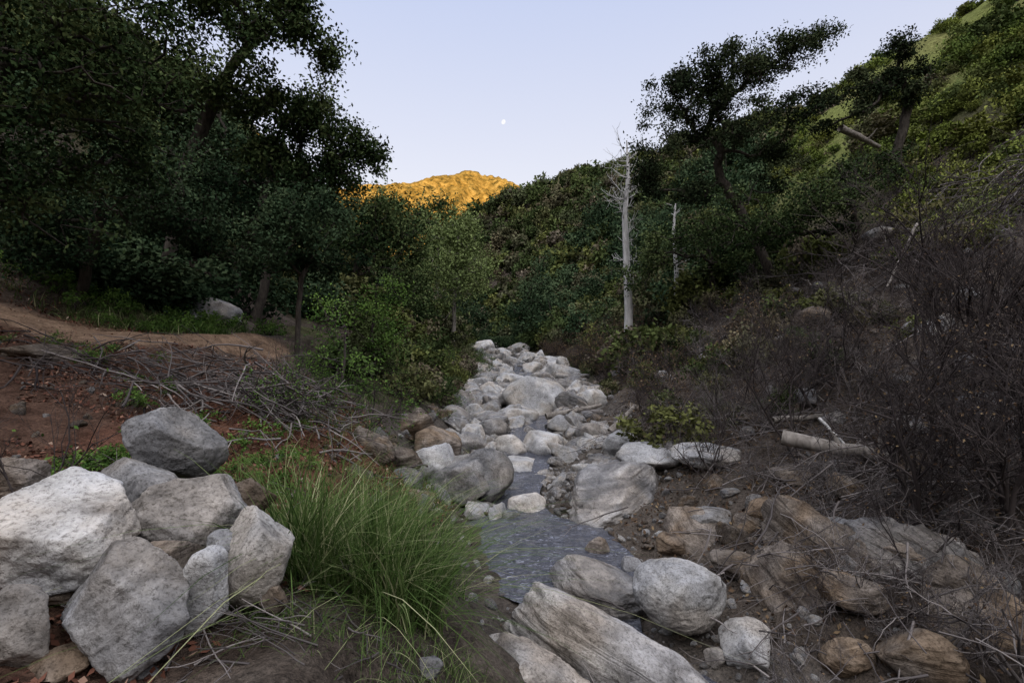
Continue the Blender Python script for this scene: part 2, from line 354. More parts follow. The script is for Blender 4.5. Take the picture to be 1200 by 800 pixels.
def boulder(c,rad,mat,k=5,rot=None,ang=.75,name='boulder',rough=.03):
    bs[0]+=1
    V,Fc=bshape(k,rad,bs[0]+100,ang,rough)
    ob=mk(name,V,Fc,[mat],smooth=True);ob.location=c
    ob.rotation_euler=rot or (0,0,0);return ob
RM=[M_rock,M_rockb,M_rockd,M_rockg]
for px,py,w,h,mt in [(632,466,80,52,0),(562,562,66,58,3),(507,548,62,50,0),(620,596,38,34,0),
    (766,536,68,34,0),(838,538,76,26,0),(733,524,36,32,0),(600,526,40,28,0),(633,520,40,34,0),(607,550,52,24,0),
    (575,502,30,22,3),(606,488,44,22,0),(690,472,46,26,0),(660,440,40,22,0),(575,470,36,20,3),(548,458,26,16,0),
    (530,490,40,24,3),(690,508,34,24,3),(660,498,36,20,0),(560,432,34,16,0),(600,445,32,16,0),(625,432,26,14,0),(650,425,26,14,0),(545,520,40,22,3),
    (885,768,60,46,0),(842,774,26,20,3),(703,644,28,24,1),(742,664,26,20,3),(790,640,30,26,1),(835,610,44,26,3),(728,572,50,30,3),(700,560,40,24,0),
    (1168,478,70,30,3),(590,415,24,14,0),(565,405,30,16,0),(612,408,22,12,0),(962,372,40,40,1),(1150,395,60,40,1),(1040,275,40,20,3),(700,735,24,14,3),(500,785,26,20,3),
    (900,600,40,26,1),(1010,700,60,44,1),(1075,650,50,34,1),(930,560,40,22,1),(600,578,26,16,3),
    (480,500,44,34,1),(470,540,40,34,1),(1100,780,90,50,1),(1000,775,50,40,1),(1150,690,60,60,1),(870,665,50,30,1),(985,630,50,30,3)]:
    d=ray(px,py+h*.42)
    c=P(px,py,d);rx=w/2/F*d*1.08;rz=h/2/F*d*1.1
    boulder(c+np.array([0,rx*.5,-rz*.1]),(rx,rx*R.uniform(.8,1.1),rz),RM[mt],k=5 if d<12 else 4,ang=R.uniform(.6,.95))
boulder((1.1,6.05,-2.92),(.62,.36,.24),M_rockd,6,rot=(.1,.22,-.35),ang=.7,name='banded_boulder')
boulder((1.75,5.35,-2.66),(.50,.42,.34),M_rock,6,rot=(0,.05,.1),ang=.35,name='pale_boulder')
boulder((.80,4.75,-3.0),(1.3,.50,.44),M_slab,6,rot=(.12,.22,-.60),ang=.9,name='rock_slab',rough=.045)
boulder((.05,4.25,-3.1),(.75,.45,.38),M_slab,6,rot=(.1,.1,-.5),ang=.9,name='rock_slab',rough=.045)
boulder((1.75,8.9,-2.8),(.95,.7,.42),M_rockd,6,rot=(.2,-.2,.3),ang=.85,name='rock_slab')
boulder((3.0,5.6,-2.8),(.30,.72,.62),M_rockb,6,rot=(.35,.5,.2),ang=1.0,name='rock_outcrop',rough=.06)
boulder((3.5,5.8,-2.6),(.32,.8,.62),M_rockb,6,rot=(.3,.5,.4),ang=1.0,name='rock_outcrop',rough=.06)
boulder((3.9,5.3,-2.55),(.32,.7,.6),M_rockd,6,rot=(.3,.5,.5),ang=1.0,name='rock_outcrop',rough=.06)
boulder((2.6,7.2,-2.9),(.5,.6,.38),M_rockb,5,rot=(.3,.3,.2),ang=.95,name='rock_outcrop')
boulder((4.15,4.6,-2.75),(.4,.6,.45),M_rockb,5,rot=(.2,.4,.6),ang=.95,name='rock_outcrop')
boulder((-.95,9.6,-2.6),(.5,.7,.45),M_rockg,5,ang=.9)
boulder((-1.7,11.5,-2.4),(.6,.9,.6),M_rockb,5,ang=.95,name='rock_outcrop')
boulder((-8.6,14.3,float(H(-8.6,14.3))+.1),(.9,.8,.45),M_rockg,5,rot=(0,.3,.2),ang=.95,name='rock_outcrop')
boulder((-6.9,7.5,float(H(-6.9,7.5))-.0),(.6,.4,.12),M_rockb,5,rot=(0,.12,.1),ang=.95,name='flat_rock')
for px,py,w,h,d,mt,rt in [(200,528,84,74,3.9,3,.3),(163,577,84,68,3.5,3,0),(72,625,156,112,2.95,0,-.25),(225,600,112,90,3.3,3,.2),
    (150,712,134,134,2.65,3,.1),(240,692,58,80,2.8,0,.4),(18,748,78,86,2.45,3,0),(300,645,80,92,3.1,0,.2),(18,566,60,50,3.7,1,0),
    (290,583,56,50,3.6,1,.2),(20,604,50,36,3.4,0,0),(195,655,70,50,2.95,1,0),(-20,670,110,90,2.8,3,0),(60,790,70,50,2.4,1,0),(255,790,30,20,2.6,0,0),(175,790,26,24,2.5,3,0),(100,570,40,30,3.7,1,0),(320,700,30,34,2.95,1,0),(70,690,40,30,2.8,1,0),(262,640,30,30,3.0,3,0)]:
    c=P(px,py,d);rx=w/2/F*d*1.05;rz=h/2/F*d*1.05
    boulder(c,(rx,rx*.85,rz),RM[mt],k=6 if w>80 else 5,rot=(R.uniform(-.1,.1),rt*.6,R.uniform(-.2,.2)),ang=1.0)

# ---------------------------------------------------------------- instancing
def scatter(name,protos,pos,rot,scl,idx):
    col=bpy.data.collections.new(name+'_source')
    for p in protos: col.objects.link(p)
    n=len(pos);me=bpy.data.meshes.new(name);me.vertices.add(n);me.vertices.foreach_set('co',np.asarray(pos,np.float32).ravel())
    for nm,tp,ar,key in (('rot','FLOAT_VECTOR',rot,'vector'),('scl','FLOAT_VECTOR',scl,'vector'),('idx','INT',idx,'value')):
        a=me.attributes.new(nm,tp,'POINT');a.data.foreach_set(key,np.asarray(ar,np.int32 if tp=='INT' else np.float32).ravel())
    ob=bpy.data.objects.new(name,me);COL.objects.link(ob)
    g=bpy.data.node_groups.new(name,'GeometryNodeTree')
    g.interface.new_socket('Geometry',in_out='INPUT',socket_type='NodeSocketGeometry')
    g.interface.new_socket('Geometry',in_out='OUTPUT',socket_type='NodeSocketGeometry')
    gi=g.nodes.new('NodeGroupInput');go=g.nodes.new('NodeGroupOutput');ip=g.nodes.new('GeometryNodeInstanceOnPoints')
    ci=g.nodes.new('GeometryNodeCollectionInfo');ci.inputs[0].default_value=col;ci.inputs[1].default_value=True;ci.inputs[2].default_value=True
    L=g.links.new;L(gi.outputs[0],ip.inputs['Points']);L(ci.outputs[0],ip.inputs['Instance']);ip.inputs['Pick Instance'].default_value=True
    for nm,dt,sk in (('rot','FLOAT_VECTOR','Rotation'),('scl','FLOAT_VECTOR','Scale'),('idx','INT','Instance Index')):
        a=g.nodes.new('GeometryNodeInputNamedAttribute');a.data_type=dt;a.inputs[0].default_value=nm;L(a.outputs[0],ip.inputs[sk])
    L(ip.outputs[0],go.inputs[0])
    md=ob.modifiers.new('scatter','NODES');md.node_group=g
    return ob
def scat(name,protos,x,y,s,dz=0,tilt=.2):
    n=len(x);z=H(x,y)+dz*s
    rot=np.stack([R.normal(size=n)*tilt,R.normal(size=n)*tilt,R.uniform(0,6.28,n)],1)
    sc=np.repeat(s[:,None],3,1)*R.uniform(.75,1.25,(n,3))
    return scatter(name,protos,np.stack([x,y,z],1),rot,sc,R.integers(0,len(protos),n))
def rockproto(k,seed,mat,nm='rock'):
    V,Fc=bshape(k,(1,.8,.62),seed,1.0,.05);return mk(nm,V,Fc,[mat],smooth=True,link=False)
rp=[rockproto(4,500+i,[M_rock,M_rock,M_rockg,M_slab,M_rock,M_rockd,M_rockg][i%7]) for i in range(14)]
n=2100
yy=8.8+R.uniform(0,1,n)**1.25*56;hw=np.interp(yy,[8,12,20,35,50,66],[1.5,1.9,2.5,2.9,2.2,1.2])
xx=cx(yy)+R.uniform(-1,1,n)*hw
ss=.04+.42*R.uniform(0,1,n)**4.6*np.clip(yy/14,.6,1.7)+.09*(yy/60)
k=(np.abs(xx-cx(yy))>.38+ss)|(R.uniform(0,1,n)<.4);scat('creek_boulders',rp,xx[k],yy[k],ss[k],.1,.5)
n=5000
yy=R.uniform(2.5,18,n);uu=R.normal(size=n)*1.2+.4;xx=cx(yy)+uu
k=(np.abs(uu)>np.interp(yy,[5.8,6.4,8.2,9],[.5,1.0,1.0,.5]))&(uu>-1.4-.1*yy)&((uu<1.9)|(R.uniform(0,1,n)<.3)|(yy>9));xx,yy=xx[k],yy[k]
scat('creek_gravel',[rockproto(3,600+i,[M_rock,M_rockg,M_rockb][i%3],'pebble') for i in range(6)],xx,yy,.012+.07*R.uniform(0,1,len(xx))**3,.2,.5)
n=520
yy=R.uniform(3,22,n);uu=R.uniform(1.7,12,n);xx=cx(yy)+uu
scat('slope_rocks',[rockproto(4,700+i,[M_rockb,M_rockg,M_rockb,M_rockd][i%4]) for i in range(6)],xx,yy,.04+.34*R.uniform(0,1,n)**2.8,.0,.5)
n=130
yy=R.uniform(6.5,24,n);xx=cx(yy)-R.uniform(1.3,2.3,n)-.05*yy
scat('bank_rocks',[rockproto(4,740+i,[M_rockb,M_rockg][i%2]) for i in range(4)],xx,yy,.06+.3*R.uniform(0,1,n)**2,.0,.4)
n=350
yy=R.uniform(2.2,9,n);xx=R.uniform(-8,-.6,n)
scat('slope_stones',[rockproto(3,720+i,[M_rockb,M_rockg][i%2]) for i in range(4)],xx,yy,.015+.08*R.uniform(0,1,n)**3,.1,.4)

# ---------------------------------------------------------------- plants: prototypes
def shrubproto(mats,ncl=30,nl=60,L=.15,W=.095,hgt=1.0,crad=.36,nm='shrub'):
    b=MB();th=R.uniform(0,6.28,ncl);ph=np.arccos(R.uniform(.0,1,ncl));r=R.uniform(.5,.95,ncl)*(1+.25*R.normal(size=ncl))
    C=np.stack([np.cos(th)*np.sin(ph)*r,np.sin(th)*np.sin(ph)*r,np.cos(ph)*r*hgt+.1],1)
    for c in C[::3]:
        mid=c*.5+R.normal(size=3)*.06;b.tube([(0,0,-.2),mid,c],[.03,.02,.006],3)
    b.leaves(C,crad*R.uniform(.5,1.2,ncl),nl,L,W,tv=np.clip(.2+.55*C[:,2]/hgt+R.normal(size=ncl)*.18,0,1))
    return b.obj(nm,mats,False)
def bareproto(mats,hgt=1.0,stems=7,up=.35,nm='bare_shrub',depth=3,spread=.55,nleaf=0,r0=.014,kids=5,ll=.035):
    b=MB();tips=[]
    def br(p,d,l,r,dep):
        n=6 if dep==0 else (4 if dep<depth else 2);pts=[p];dd=d.copy()
        for i in range(n):
            dd=dd+R.normal(size=3)*.17;dd[2]+=.06*up;dd/=math.sqrt(dd@dd);pts.append(pts[-1]+dd*l/n)
        pts=np.array(pts);b.tube(pts,np.linspace(r,r*.45,n+1),5 if dep==0 else 3)
        if dep<depth:
            for _ in range(kids):
                t=R.uniform(.25,1);i=min(int(t*n),n-1);q=pts[i]+(pts[i+1]-pts[i])*(t*n-i)
                e=R.normal(size=3);e[2]+=up;e/=math.sqrt(e@e);nd=dd*.6+e*.75;nd/=math.sqrt(nd@nd)
                br(q,nd,l*R.uniform(.38,.62),r*.5,dep+1)
        else: tips.append(pts[-1]);tips.append(pts[1])
    for _ in range(stems):
        e=np.array([R.normal()*spread,R.normal()*spread,1.]);e/=np.linalg.norm(e)
        br(np.array([R.normal()*.06,R.normal()*.06,-.05]),e,hgt*R.uniform(.55,.85),r0*R.uniform(.6,1.2),0)
    if nleaf:
        C=np.array(tips);C=C[R.integers(0,len(C),nleaf)];b.leaves(C,.05,1,ll,ll*.65,m=1)
    return b.obj(nm,mats,False)
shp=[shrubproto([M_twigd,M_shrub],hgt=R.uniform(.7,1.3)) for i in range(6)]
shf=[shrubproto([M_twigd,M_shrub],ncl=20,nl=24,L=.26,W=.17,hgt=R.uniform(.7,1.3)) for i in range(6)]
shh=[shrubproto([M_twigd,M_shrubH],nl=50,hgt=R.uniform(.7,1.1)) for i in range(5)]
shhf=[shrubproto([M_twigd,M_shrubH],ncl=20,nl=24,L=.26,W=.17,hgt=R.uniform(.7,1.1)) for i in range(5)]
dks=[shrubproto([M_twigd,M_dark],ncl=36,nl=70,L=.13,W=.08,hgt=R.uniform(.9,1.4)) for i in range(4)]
def cull(x,y,pxm=-100,pxM=1300):
    px=600+x/np.maximum(y,1)*600;return (px>pxm)&(px<pxM)
n=7500
y=18+R.uniform(0,1,n)**.85*260;x=R.uniform(-1.2,1.3,n)*y
u=x-cx(y);k=(np.abs(u)>np.interp(y,[18,35,60,75,120],[4.2,5.0,4,1,1]))&cull(x,y)
x,y=x[k],y[k];s=R.uniform(.5,1.5,len(x))*(.8+np.clip(y/80,0,1.6))
op=(x>.60*y)&(x>16);thin=fbm(x*.05,y*.05,o=2,s=12)+R.uniform(-.4,.4,len(x))>.18
k=~op|thin;x,y,s=x[k],y[k],s[k]
hill=(x>14+.05*y)&(x>.42*y)&(R.uniform(0,1,len(x))<.85);far=y>65
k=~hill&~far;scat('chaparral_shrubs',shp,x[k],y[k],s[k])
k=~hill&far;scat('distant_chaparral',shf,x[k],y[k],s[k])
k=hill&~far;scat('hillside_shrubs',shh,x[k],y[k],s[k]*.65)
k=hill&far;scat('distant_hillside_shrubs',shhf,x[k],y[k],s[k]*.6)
n=150;y=R.uniform(10.5,24,n);x=y*R.uniform(.72,1.15,n);k=x>11.5;scat('hillside_shrubs',[o.copy() for o in shh],x[k],y[k],R.uniform(.3,.9,k.sum()))
n=1500;y=R.uniform(65,155,n);x=R.uniform(-.25,.55,n)*y;k=np.abs(x-cx(y))>2;x,y=x[k],y[k]
scat('hill_brush',[o.copy() for o in shf],x,y,R.uniform(.8,2.3,len(x)))
n=270;y=R.uniform(11,60,n);x=-R.uniform(.25,1.1,n)*y;k=(x<cx(y)-5.5)&(pathdist(x,y)>1.8)&(H(x,y)>.8);x,y=x[k],y[k]
scat('dark_bushes',dks,x,y,R.uniform(.6,1.5,len(x))*(.7+y/50))
n=100;y=R.uniform(25,90,n);x=R.uniform(.05,.5,n)*y;k=(x>cx(y)+5.5);x,y=x[k],y[k]
scat('valley_bushes',[o.copy() for o in dks],x,y,R.uniform(.8,1.8,len(x))*(.8+y/60))
n=26;y=R.uniform(60,80,n);x=cx(y)+R.uniform(-5,7,n)
scat('valley_bushes',[o.copy() for o in dks],x,y,R.uniform(.9,1.9,n))
n=85;y=R.uniform(10,34,n);x=cx(y)+R.uniform(3.0,9,n)
scat('bank_shrubs',[o.copy() for o in shp],x,y,R.uniform(.3,.85,n))
n=70;y=R.uniform(11,50,n);x=cx(y)-R.uniform(2.9,5.5,n)
scat('bank_shrubs',[o.copy() for o in shp],x,y,R.uniform(.3,1.0,n))
bp=[bareproto([M_twig,M_dry],hgt=1.3,nleaf=60,stems=6) for i in range(2)]+[bareproto([M_twigd,M_dry],hgt=1.3,nleaf=90,stems=6) for i in range(2)]
n=165;y=R.uniform(5.5,22,n);x=cx(y)+R.uniform(2.9,13,n);k=x<y*1.05;x,y=x[k],y[k]
scat('dry_brush',bp,x,y,R.uniform(.4,1.15,len(x)),0,.2)
n=34;y=R.uniform(3.9,7.5,n);x=y*R.uniform(.58,1.05,n)
scat('dark_brush',[bareproto([M_twigd,M_dry],hgt=1.2,nleaf=60,stems=4,kids=6) for i in range(2)]+[bareproto([M_twig,M_dry],hgt=1.2,nleaf=40,stems=4,kids=5) for i in range(2)],x,y,R.uniform(.4,.95,n),0,.3)
n=70;y=R.uniform(13,50,n);x=cx(y)+R.uniform(2.9,7,n)
scat('bank_brush',[bareproto([M_twigd,M_dry],hgt=1.5,nleaf=500,stems=6,ll=.05) for i in range(3)],x,y,R.uniform(.6,1.4,len(x)),0,.15)
n=80;y=R.uniform(6.5,40,n);x=cx(y)-R.uniform(2.2,4.6,n);x=np.where(y<12,x-.3,x)
scat('left_bank_brush',[bareproto([M_twigd,M_green],hgt=1.3,nleaf=600,stems=6,ll=.055) for i in range(3)],x,y,R.uniform(.4,.9,len(x)),0,.2)

# ---------------------------------------------------------------- trees
def tree(name,trunk,blobs,mats,rt=.2,nl=120,L=.06,W=.035,cr=.4,flat=.75,twigs=3,clump=4,cs=.55):
    b=MB();base=np.array(trunk[0],float)
    tp=np.array(trunk,float)-base
    tt=np.linspace(0,len(tp)-1,max(8,len(tp)*4));tp=np.stack([np.interp(tt,range(len(tp)),tp[:,k]) for k in range(3)],1)
    tp=np.array([np.convolve(np.pad(tp[:,k],1,mode='edge'),[.25,.5,.25],'valid') for k in range(3)]).T
    tp[1:]+=R.normal(size=tp[1:].shape)*rt*.2
    nodes=np.zeros((3000,3));nn=len(tp);nodes[:nn]=tp;par=[-1]+list(range(nn-1));cnt=[0]*nn
    plen=np.zeros(3000);C=[];TV=[]
    for c,r,n in blobs:
        m_=max(2,n//clump)
        g=R.normal(size=(m_,3));g/=np.linalg.norm(g,axis=1)[:,None]
        sub=g*R.uniform(.2,1,(m_,1))**.5;br=R.uniform(.0,1.,m_)
        id_=R.integers(0,m_,n)
        q=sub[id_]*.95+R.normal(size=(n,3))*cs*.5
        q*=np.minimum(1,1.2/(np.linalg.norm(q,axis=1)+1e-6))[:,None]
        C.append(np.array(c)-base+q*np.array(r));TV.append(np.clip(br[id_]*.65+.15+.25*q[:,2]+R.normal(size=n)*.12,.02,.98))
    C=np.concatenate(C);TV=np.concatenate(TV)
    top=tp[len(tp)//2:]
    dst=np.min(np.linalg.norm(C[:,None]-top[None],axis=2),1);order=np.argsort(dst)
    chains=[];lo=len(tp)//3
    for ci in order:
        c=C[ci];A=nodes[:nn];D=np.linalg.norm(A-c,axis=1)+.22*plen[:nn]
        D[:lo]+=99;D+=np.maximum(0,A[:,2]-c[2])*.6
        j=int(np.argmin(D));a=A[j].copy();l=np.linalg.norm(c-a);k=3 if l>.5 else 2
        ids=[j]
        for q in range(1,k+1):
            t=q/k;p=a+(c-a)*t+R.normal(size=3)*l*.09*(q<k);p[2]+=-.10*l*math.sin(t*3.14)
            nodes[nn]=p;plen[nn]=plen[j]+l*t;par.append(ids[-1]);cnt.append(0);ids.append(nn);nn+=1
        chains.append(ids);q=ids[-1]
        while q>=0: cnt[q]+=1;q=par[q]
    cn=np.maximum(np.array(cnt),.6);rad=rt*(cn/cn[0])**.5
    tr=rad[:len(tp)].copy();tr[0]*=1.35
    b.tube(tp,tr,10)
    for ids in chains:
        r=rad[ids].copy();r[0]=min(r[0],r[1]*1.3);b.tube(nodes[ids],r,5)
    for c in C:
        for _ in range(twigs):
            e=R.normal(size=3);e[2]+=.2;e*=cr*.75/np.linalg.norm(e)
            b.tube([c,c+e*.5+R.normal(size=3)*.04,c+e],[rad.min()*.7,rad.min()*.4,.003],3)
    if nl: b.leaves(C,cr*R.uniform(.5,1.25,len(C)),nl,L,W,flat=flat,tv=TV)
    ob=b.obj(name,mats);ob.location=base;return ob
def B(px,py,rx,ry,d,n,rd=None):
    k=d/F;return (P(px,py,d),(rx*k,(rd if rd else rx*k),ry*k),n)
def G(x,y,dz=-.15): return (x,y,float(H(x,y))+dz)
OK=[M_bark,M_oak];DK=[M_bark,M_dark];RK=[M_bark,M_oakR]
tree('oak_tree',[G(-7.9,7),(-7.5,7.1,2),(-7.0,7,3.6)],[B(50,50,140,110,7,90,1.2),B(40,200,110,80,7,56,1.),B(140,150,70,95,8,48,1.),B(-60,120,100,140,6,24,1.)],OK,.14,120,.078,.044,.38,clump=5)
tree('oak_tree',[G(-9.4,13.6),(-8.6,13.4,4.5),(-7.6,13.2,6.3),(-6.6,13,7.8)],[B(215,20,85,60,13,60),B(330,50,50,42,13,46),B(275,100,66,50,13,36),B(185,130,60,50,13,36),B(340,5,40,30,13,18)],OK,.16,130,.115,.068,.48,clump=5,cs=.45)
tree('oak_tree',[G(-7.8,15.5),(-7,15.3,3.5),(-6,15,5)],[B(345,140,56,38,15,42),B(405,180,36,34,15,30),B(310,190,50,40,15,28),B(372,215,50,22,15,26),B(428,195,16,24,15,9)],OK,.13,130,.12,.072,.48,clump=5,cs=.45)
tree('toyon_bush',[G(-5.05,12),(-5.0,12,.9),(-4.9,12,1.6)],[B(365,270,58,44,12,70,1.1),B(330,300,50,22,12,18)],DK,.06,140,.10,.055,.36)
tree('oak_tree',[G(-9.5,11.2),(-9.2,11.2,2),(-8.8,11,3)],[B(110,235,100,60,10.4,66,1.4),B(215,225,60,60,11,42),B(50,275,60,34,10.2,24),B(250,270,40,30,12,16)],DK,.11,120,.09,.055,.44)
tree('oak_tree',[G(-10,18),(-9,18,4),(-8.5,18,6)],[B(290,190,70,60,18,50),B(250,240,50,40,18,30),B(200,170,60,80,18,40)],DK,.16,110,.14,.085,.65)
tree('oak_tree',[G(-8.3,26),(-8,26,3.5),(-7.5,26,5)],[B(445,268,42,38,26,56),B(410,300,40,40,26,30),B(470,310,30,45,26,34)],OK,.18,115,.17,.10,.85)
tree('willow_tree',[G(-4.6,40),(-4.5,40,4),(-4.3,40,7)],[B(525,285,30,32,40,36),B(545,325,32,35,40,36),B(505,330,25,40,38,28)],[M_log,M_willow],.16,120,.25,.12,1.0,flat=1.1)
tree('oak_tree',[G(-6.5,33),(-6.4,33,3),(-6.2,33,4)],[B(470,340,35,35,33,34),B(500,365,28,22,33,20)],OK,.16,115,.19,.12,.9)
tree('oak_tree',[G(-12,48),(-12,48,6),(-12,48,9)],[B(455,256,44,20,48,36),B(430,275,60,30,48,34)],OK,.3,110,.28,.17,1.5)
tree('oak_tree',[G(-9.5,62),(-9,62,7),(-9,62,11)],[B(512,258,34,20,62,34),B(540,265,24,24,62,20)],OK,.3,110,.34,.2,1.7)
tree('oak_tree',[G(-6.5,58),(-6,58,2),(-5.6,58,3.2)],[B(548,372,26,18,58,28),B(530,350,22,26,58,22)],DK,.2,100,.3,.18,1.3)
tree('oak_tree',[G(2.6,60),(2.4,60,3),(2.,60,4)],[B(618,372,24,18,60,26),B(640,355,24,24,60,22)],DK,.2,100,.3,.18,1.3)
tree('young_alder',[G(-3.9,14),(-3.8,14,.6),(-3.7,14,1.6)],[B(450,350,28,30,14,24),B(440,390,30,30,13,22)],[M_twigd,M_green],.04,60,.08,.045,.35)
tree('bay_sapling',[G(-3.2,9.5),(-3.1,9.5,-.2),(-3.1,9.5,.3)],[B(395,370,30,34,9.5,16),B(400,430,40,30,9,14)],[M_twigd,M_green],.03,45,.065,.03,.3)
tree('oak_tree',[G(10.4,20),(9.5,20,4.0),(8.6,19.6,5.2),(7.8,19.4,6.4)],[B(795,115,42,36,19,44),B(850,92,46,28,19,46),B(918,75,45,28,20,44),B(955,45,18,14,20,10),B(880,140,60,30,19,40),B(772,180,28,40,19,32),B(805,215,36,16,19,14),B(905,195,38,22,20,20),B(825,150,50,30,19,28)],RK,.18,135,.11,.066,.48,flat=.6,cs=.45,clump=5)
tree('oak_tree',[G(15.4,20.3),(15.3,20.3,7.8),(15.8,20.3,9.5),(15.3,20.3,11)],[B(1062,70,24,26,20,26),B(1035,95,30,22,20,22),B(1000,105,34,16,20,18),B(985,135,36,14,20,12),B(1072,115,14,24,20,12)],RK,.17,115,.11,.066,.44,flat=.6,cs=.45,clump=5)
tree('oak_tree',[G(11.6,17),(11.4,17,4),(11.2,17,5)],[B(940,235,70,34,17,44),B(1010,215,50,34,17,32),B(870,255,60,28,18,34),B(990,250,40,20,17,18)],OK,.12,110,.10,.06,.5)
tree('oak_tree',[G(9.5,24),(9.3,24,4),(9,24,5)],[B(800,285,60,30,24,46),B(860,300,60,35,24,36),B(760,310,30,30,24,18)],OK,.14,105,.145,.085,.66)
b=MB();base=np.array(G(5.65,25,-.4))
tk=np.array([(5.65,25,base[2]),(5.7,25,1.5),(5.6,25,3.8),(5.5,25,6.1),(5.68,25,8.2),(5.6,25,9.8)])-base
b.tube(tk,[.23,.20,.17,.13,.09,.03],10)
for _ in range(34):
    t=R.uniform(1.4,5);i=min(int(t),4);q=tk[i]+(tk[i+1]-tk[i])*(t-i)
    e=R.normal(size=3)*np.array([1,1,.4]);e/=np.linalg.norm(e);l=R.uniform(.5,1.3)*(1.15 if t>3.4 else .6);pts=[q]
    for j in range(5): e[2]+=.2;e/=np.linalg.norm(e);pts.append(pts[-1]+e*l/5+R.normal(size=3)*.03)
    b.tube(pts,np.linspace(.028,.011,6),4)
    for j in range(8):
        p=pts[R.integers(1,6)];f=e*.6+R.normal(size=3)*.5;f/=np.linalg.norm(f);b.tube([p,p+f*.25+R.normal(size=3)*.03,p+f*.5+np.array([0,0,.08])],[.011,.008,.005],3)
ob=b.obj('white_sycamore_tree',[M_white]);ob.location=base
b=MB();base=np.array(G(8.3,26,-.3));tk=np.array([(8.3,26,base[2]),(8.35,26,3.5),(8.2,26,5.6),(8.3,26,7.0)])-base
b.tube(tk,[.13,.11,.08,.04],8)
for _ in range(10):
    t=R.uniform(1,3);i=min(int(t),2);q=tk[i]+(tk[i+1]-tk[i])*(t-i);e=R.normal(size=3)*.7;e[2]=.6;b.tube([q,q+e*.3,q+e*.6+R.normal(size=3)*.1],[.025,.018,.008],4)
ob=b.obj('white_sycamore_tree',[M_white]);ob.location=base
for x,y,s in [(4.45,7.9,2.6),(5.9,6.6,2.6),(5.1,5.4,1.9),(7.0,7.2,2.7),(4.2,5.2,1.5),(7.2,9,3.0),(5.6,9.5,2.3),(6.3,5.9,2.6),(4.9,4.9,1.9)]:
    o=bareproto([M_twigd,M_dry],hgt=s*1.2,nleaf=240,stems=3,up=.6,spread=.17,r0=.027,depth=3,kids=7,nm='bare_sapling');COL.objects.link(o);o.location=G(x,y,0)
for px,d,s in [(45,3.6,1.3),(340,8.5,1.2)]:
    x=(px-600)/F*d;o=bareproto([M_twigd,M_green],hgt=s,nleaf=20,stems=3,up=.8,spread=.2,r0=.01,nm='bare_sapling');COL.objects.link(o);o.location=G(x,d,0)

def log(name,a,b,r,mat,wob=.08,kids=3):
    bb=MB();a=np.array(a,float);b=np.array(b,float);n=10;t=np.linspace(0,1,n)[:,None];l=np.linalg.norm(b-a)
    pts=a+(b-a)*t+R.normal(size=(n,3))*wob*.25*l/4
    bb.tube(pts,np.linspace(r,r*.55,n),9)
    for _ in range(kids):
        i=R.integers(3,n-1);e=R.normal(size=3);e[2]=abs(e[2]);e/=np.linalg.norm(e)
        bb.tube([pts[i],pts[i]+e*l*.1,pts[i]+e*l*.2+R.normal(size=3)*.05],[r*.4,r*.25,r*.1],5)
    return bb.obj(name,[mat])
log('fallen_log',P(915,512,7.8),P(1090,545,6.8),.12,M_log)
log('fallen_log',P(985,150,19.5),P(1030,172,20),.14,M_log,kids=1)
log('fallen_branch',P(905,492,9.0),P(1040,482,9.5),.06,M_log)
log('fallen_branch',P(1075,262,12.6),P(1040,335,12),.035,M_log,wob=.12)
log('fallen_branch',P(640,488,15.5),P(705,474,16),.1,M_log)
log('fallen_branch',P(715,505,13),P(745,475,13.5),.09,M_log)
log('fallen_branch',P(960,490,8.0),P(990,520,7.5),.025,M_white,kids=0)

def pile(name,c,rad,n,l,mat,r=.012,hgt=.5):
    b=MB()
    g=R.normal(size=(n,2))*.5;X_=c[0]+g[:,0]*rad[0];Y_=c[1]+g[:,1]*rad[1];Zs=H(X_,Y_)
    gx=(H(X_+.3,Y_)-Zs)/.3;gy=(H(X_,Y_+.3)-Zs)/.3
    for q in range(n):
        z=Zs[q]+abs(R.normal())*hgt*.5
        a=R.uniform(0,6.28);e=np.array([math.cos(a),math.sin(a)*.6,R.normal()*.22]);e[2]+=gx[q]*e[0]+gy[q]*e[1];ll=l*R.uniform(.4,1.2)
        pts=[np.array([X_[q],Y_[q],z])]
        for i in range(6):
            e=e+R.normal(size=3)*.14;e[2]-=.05;e/=np.linalg.norm(e);p=pts[-1]+e*ll/6;p[2]=max(p[2],Zs[q]+gx[q]*(p[0]-X_[q])+gy[q]*(p[1]-Y_[q])+.01);pts.append(p)
        rr=r*R.uniform(.4,1.5);b.tube(pts,np.linspace(rr,rr*.35,7),4)
        for k in range(3):
            i=R.integers(1,6);f=e+R.normal(size=3)*.5;f/=np.linalg.norm(f);b.tube([pts[i],pts[i]+f*ll*.15,pts[i]+f*ll*.28+R.normal(size=3)*.02],[rr*.5,rr*.35,rr*.15],3)
    return b.obj(name,[mat])
pile('brush_pile',(-3.9,7.6),(1.7,1.0),280,1.1,M_twig,.013,.6)
pile('brush_pile',(-6.0,7.0),(1.2,1.),60,1.0,M_twigd,.012,.3)
pile('brush_pile',(13.0,14.5),(3.2,3),300,2.4,M_twig,.018,1.4)
pile('brush_pile',(5.5,7.5),(2.5,2.5),260,1.3,M_twig,.010,.5)
pile('brush_pile',(2.9,13),(1.2,3),80,1.2,M_twig,.012,.5)
pile('twig_litter',(-2.4,4.0),(1.8,1.4),130,.5,M_twig,.005,.1)
pile('twig_litter',(-1.3,2.8),(.8,.5),60,.5,M_twig,.005,.08)
pile('twig_litter',(3.9,5.3),(2,1.6),280,.9,M_twig,.008,.5)

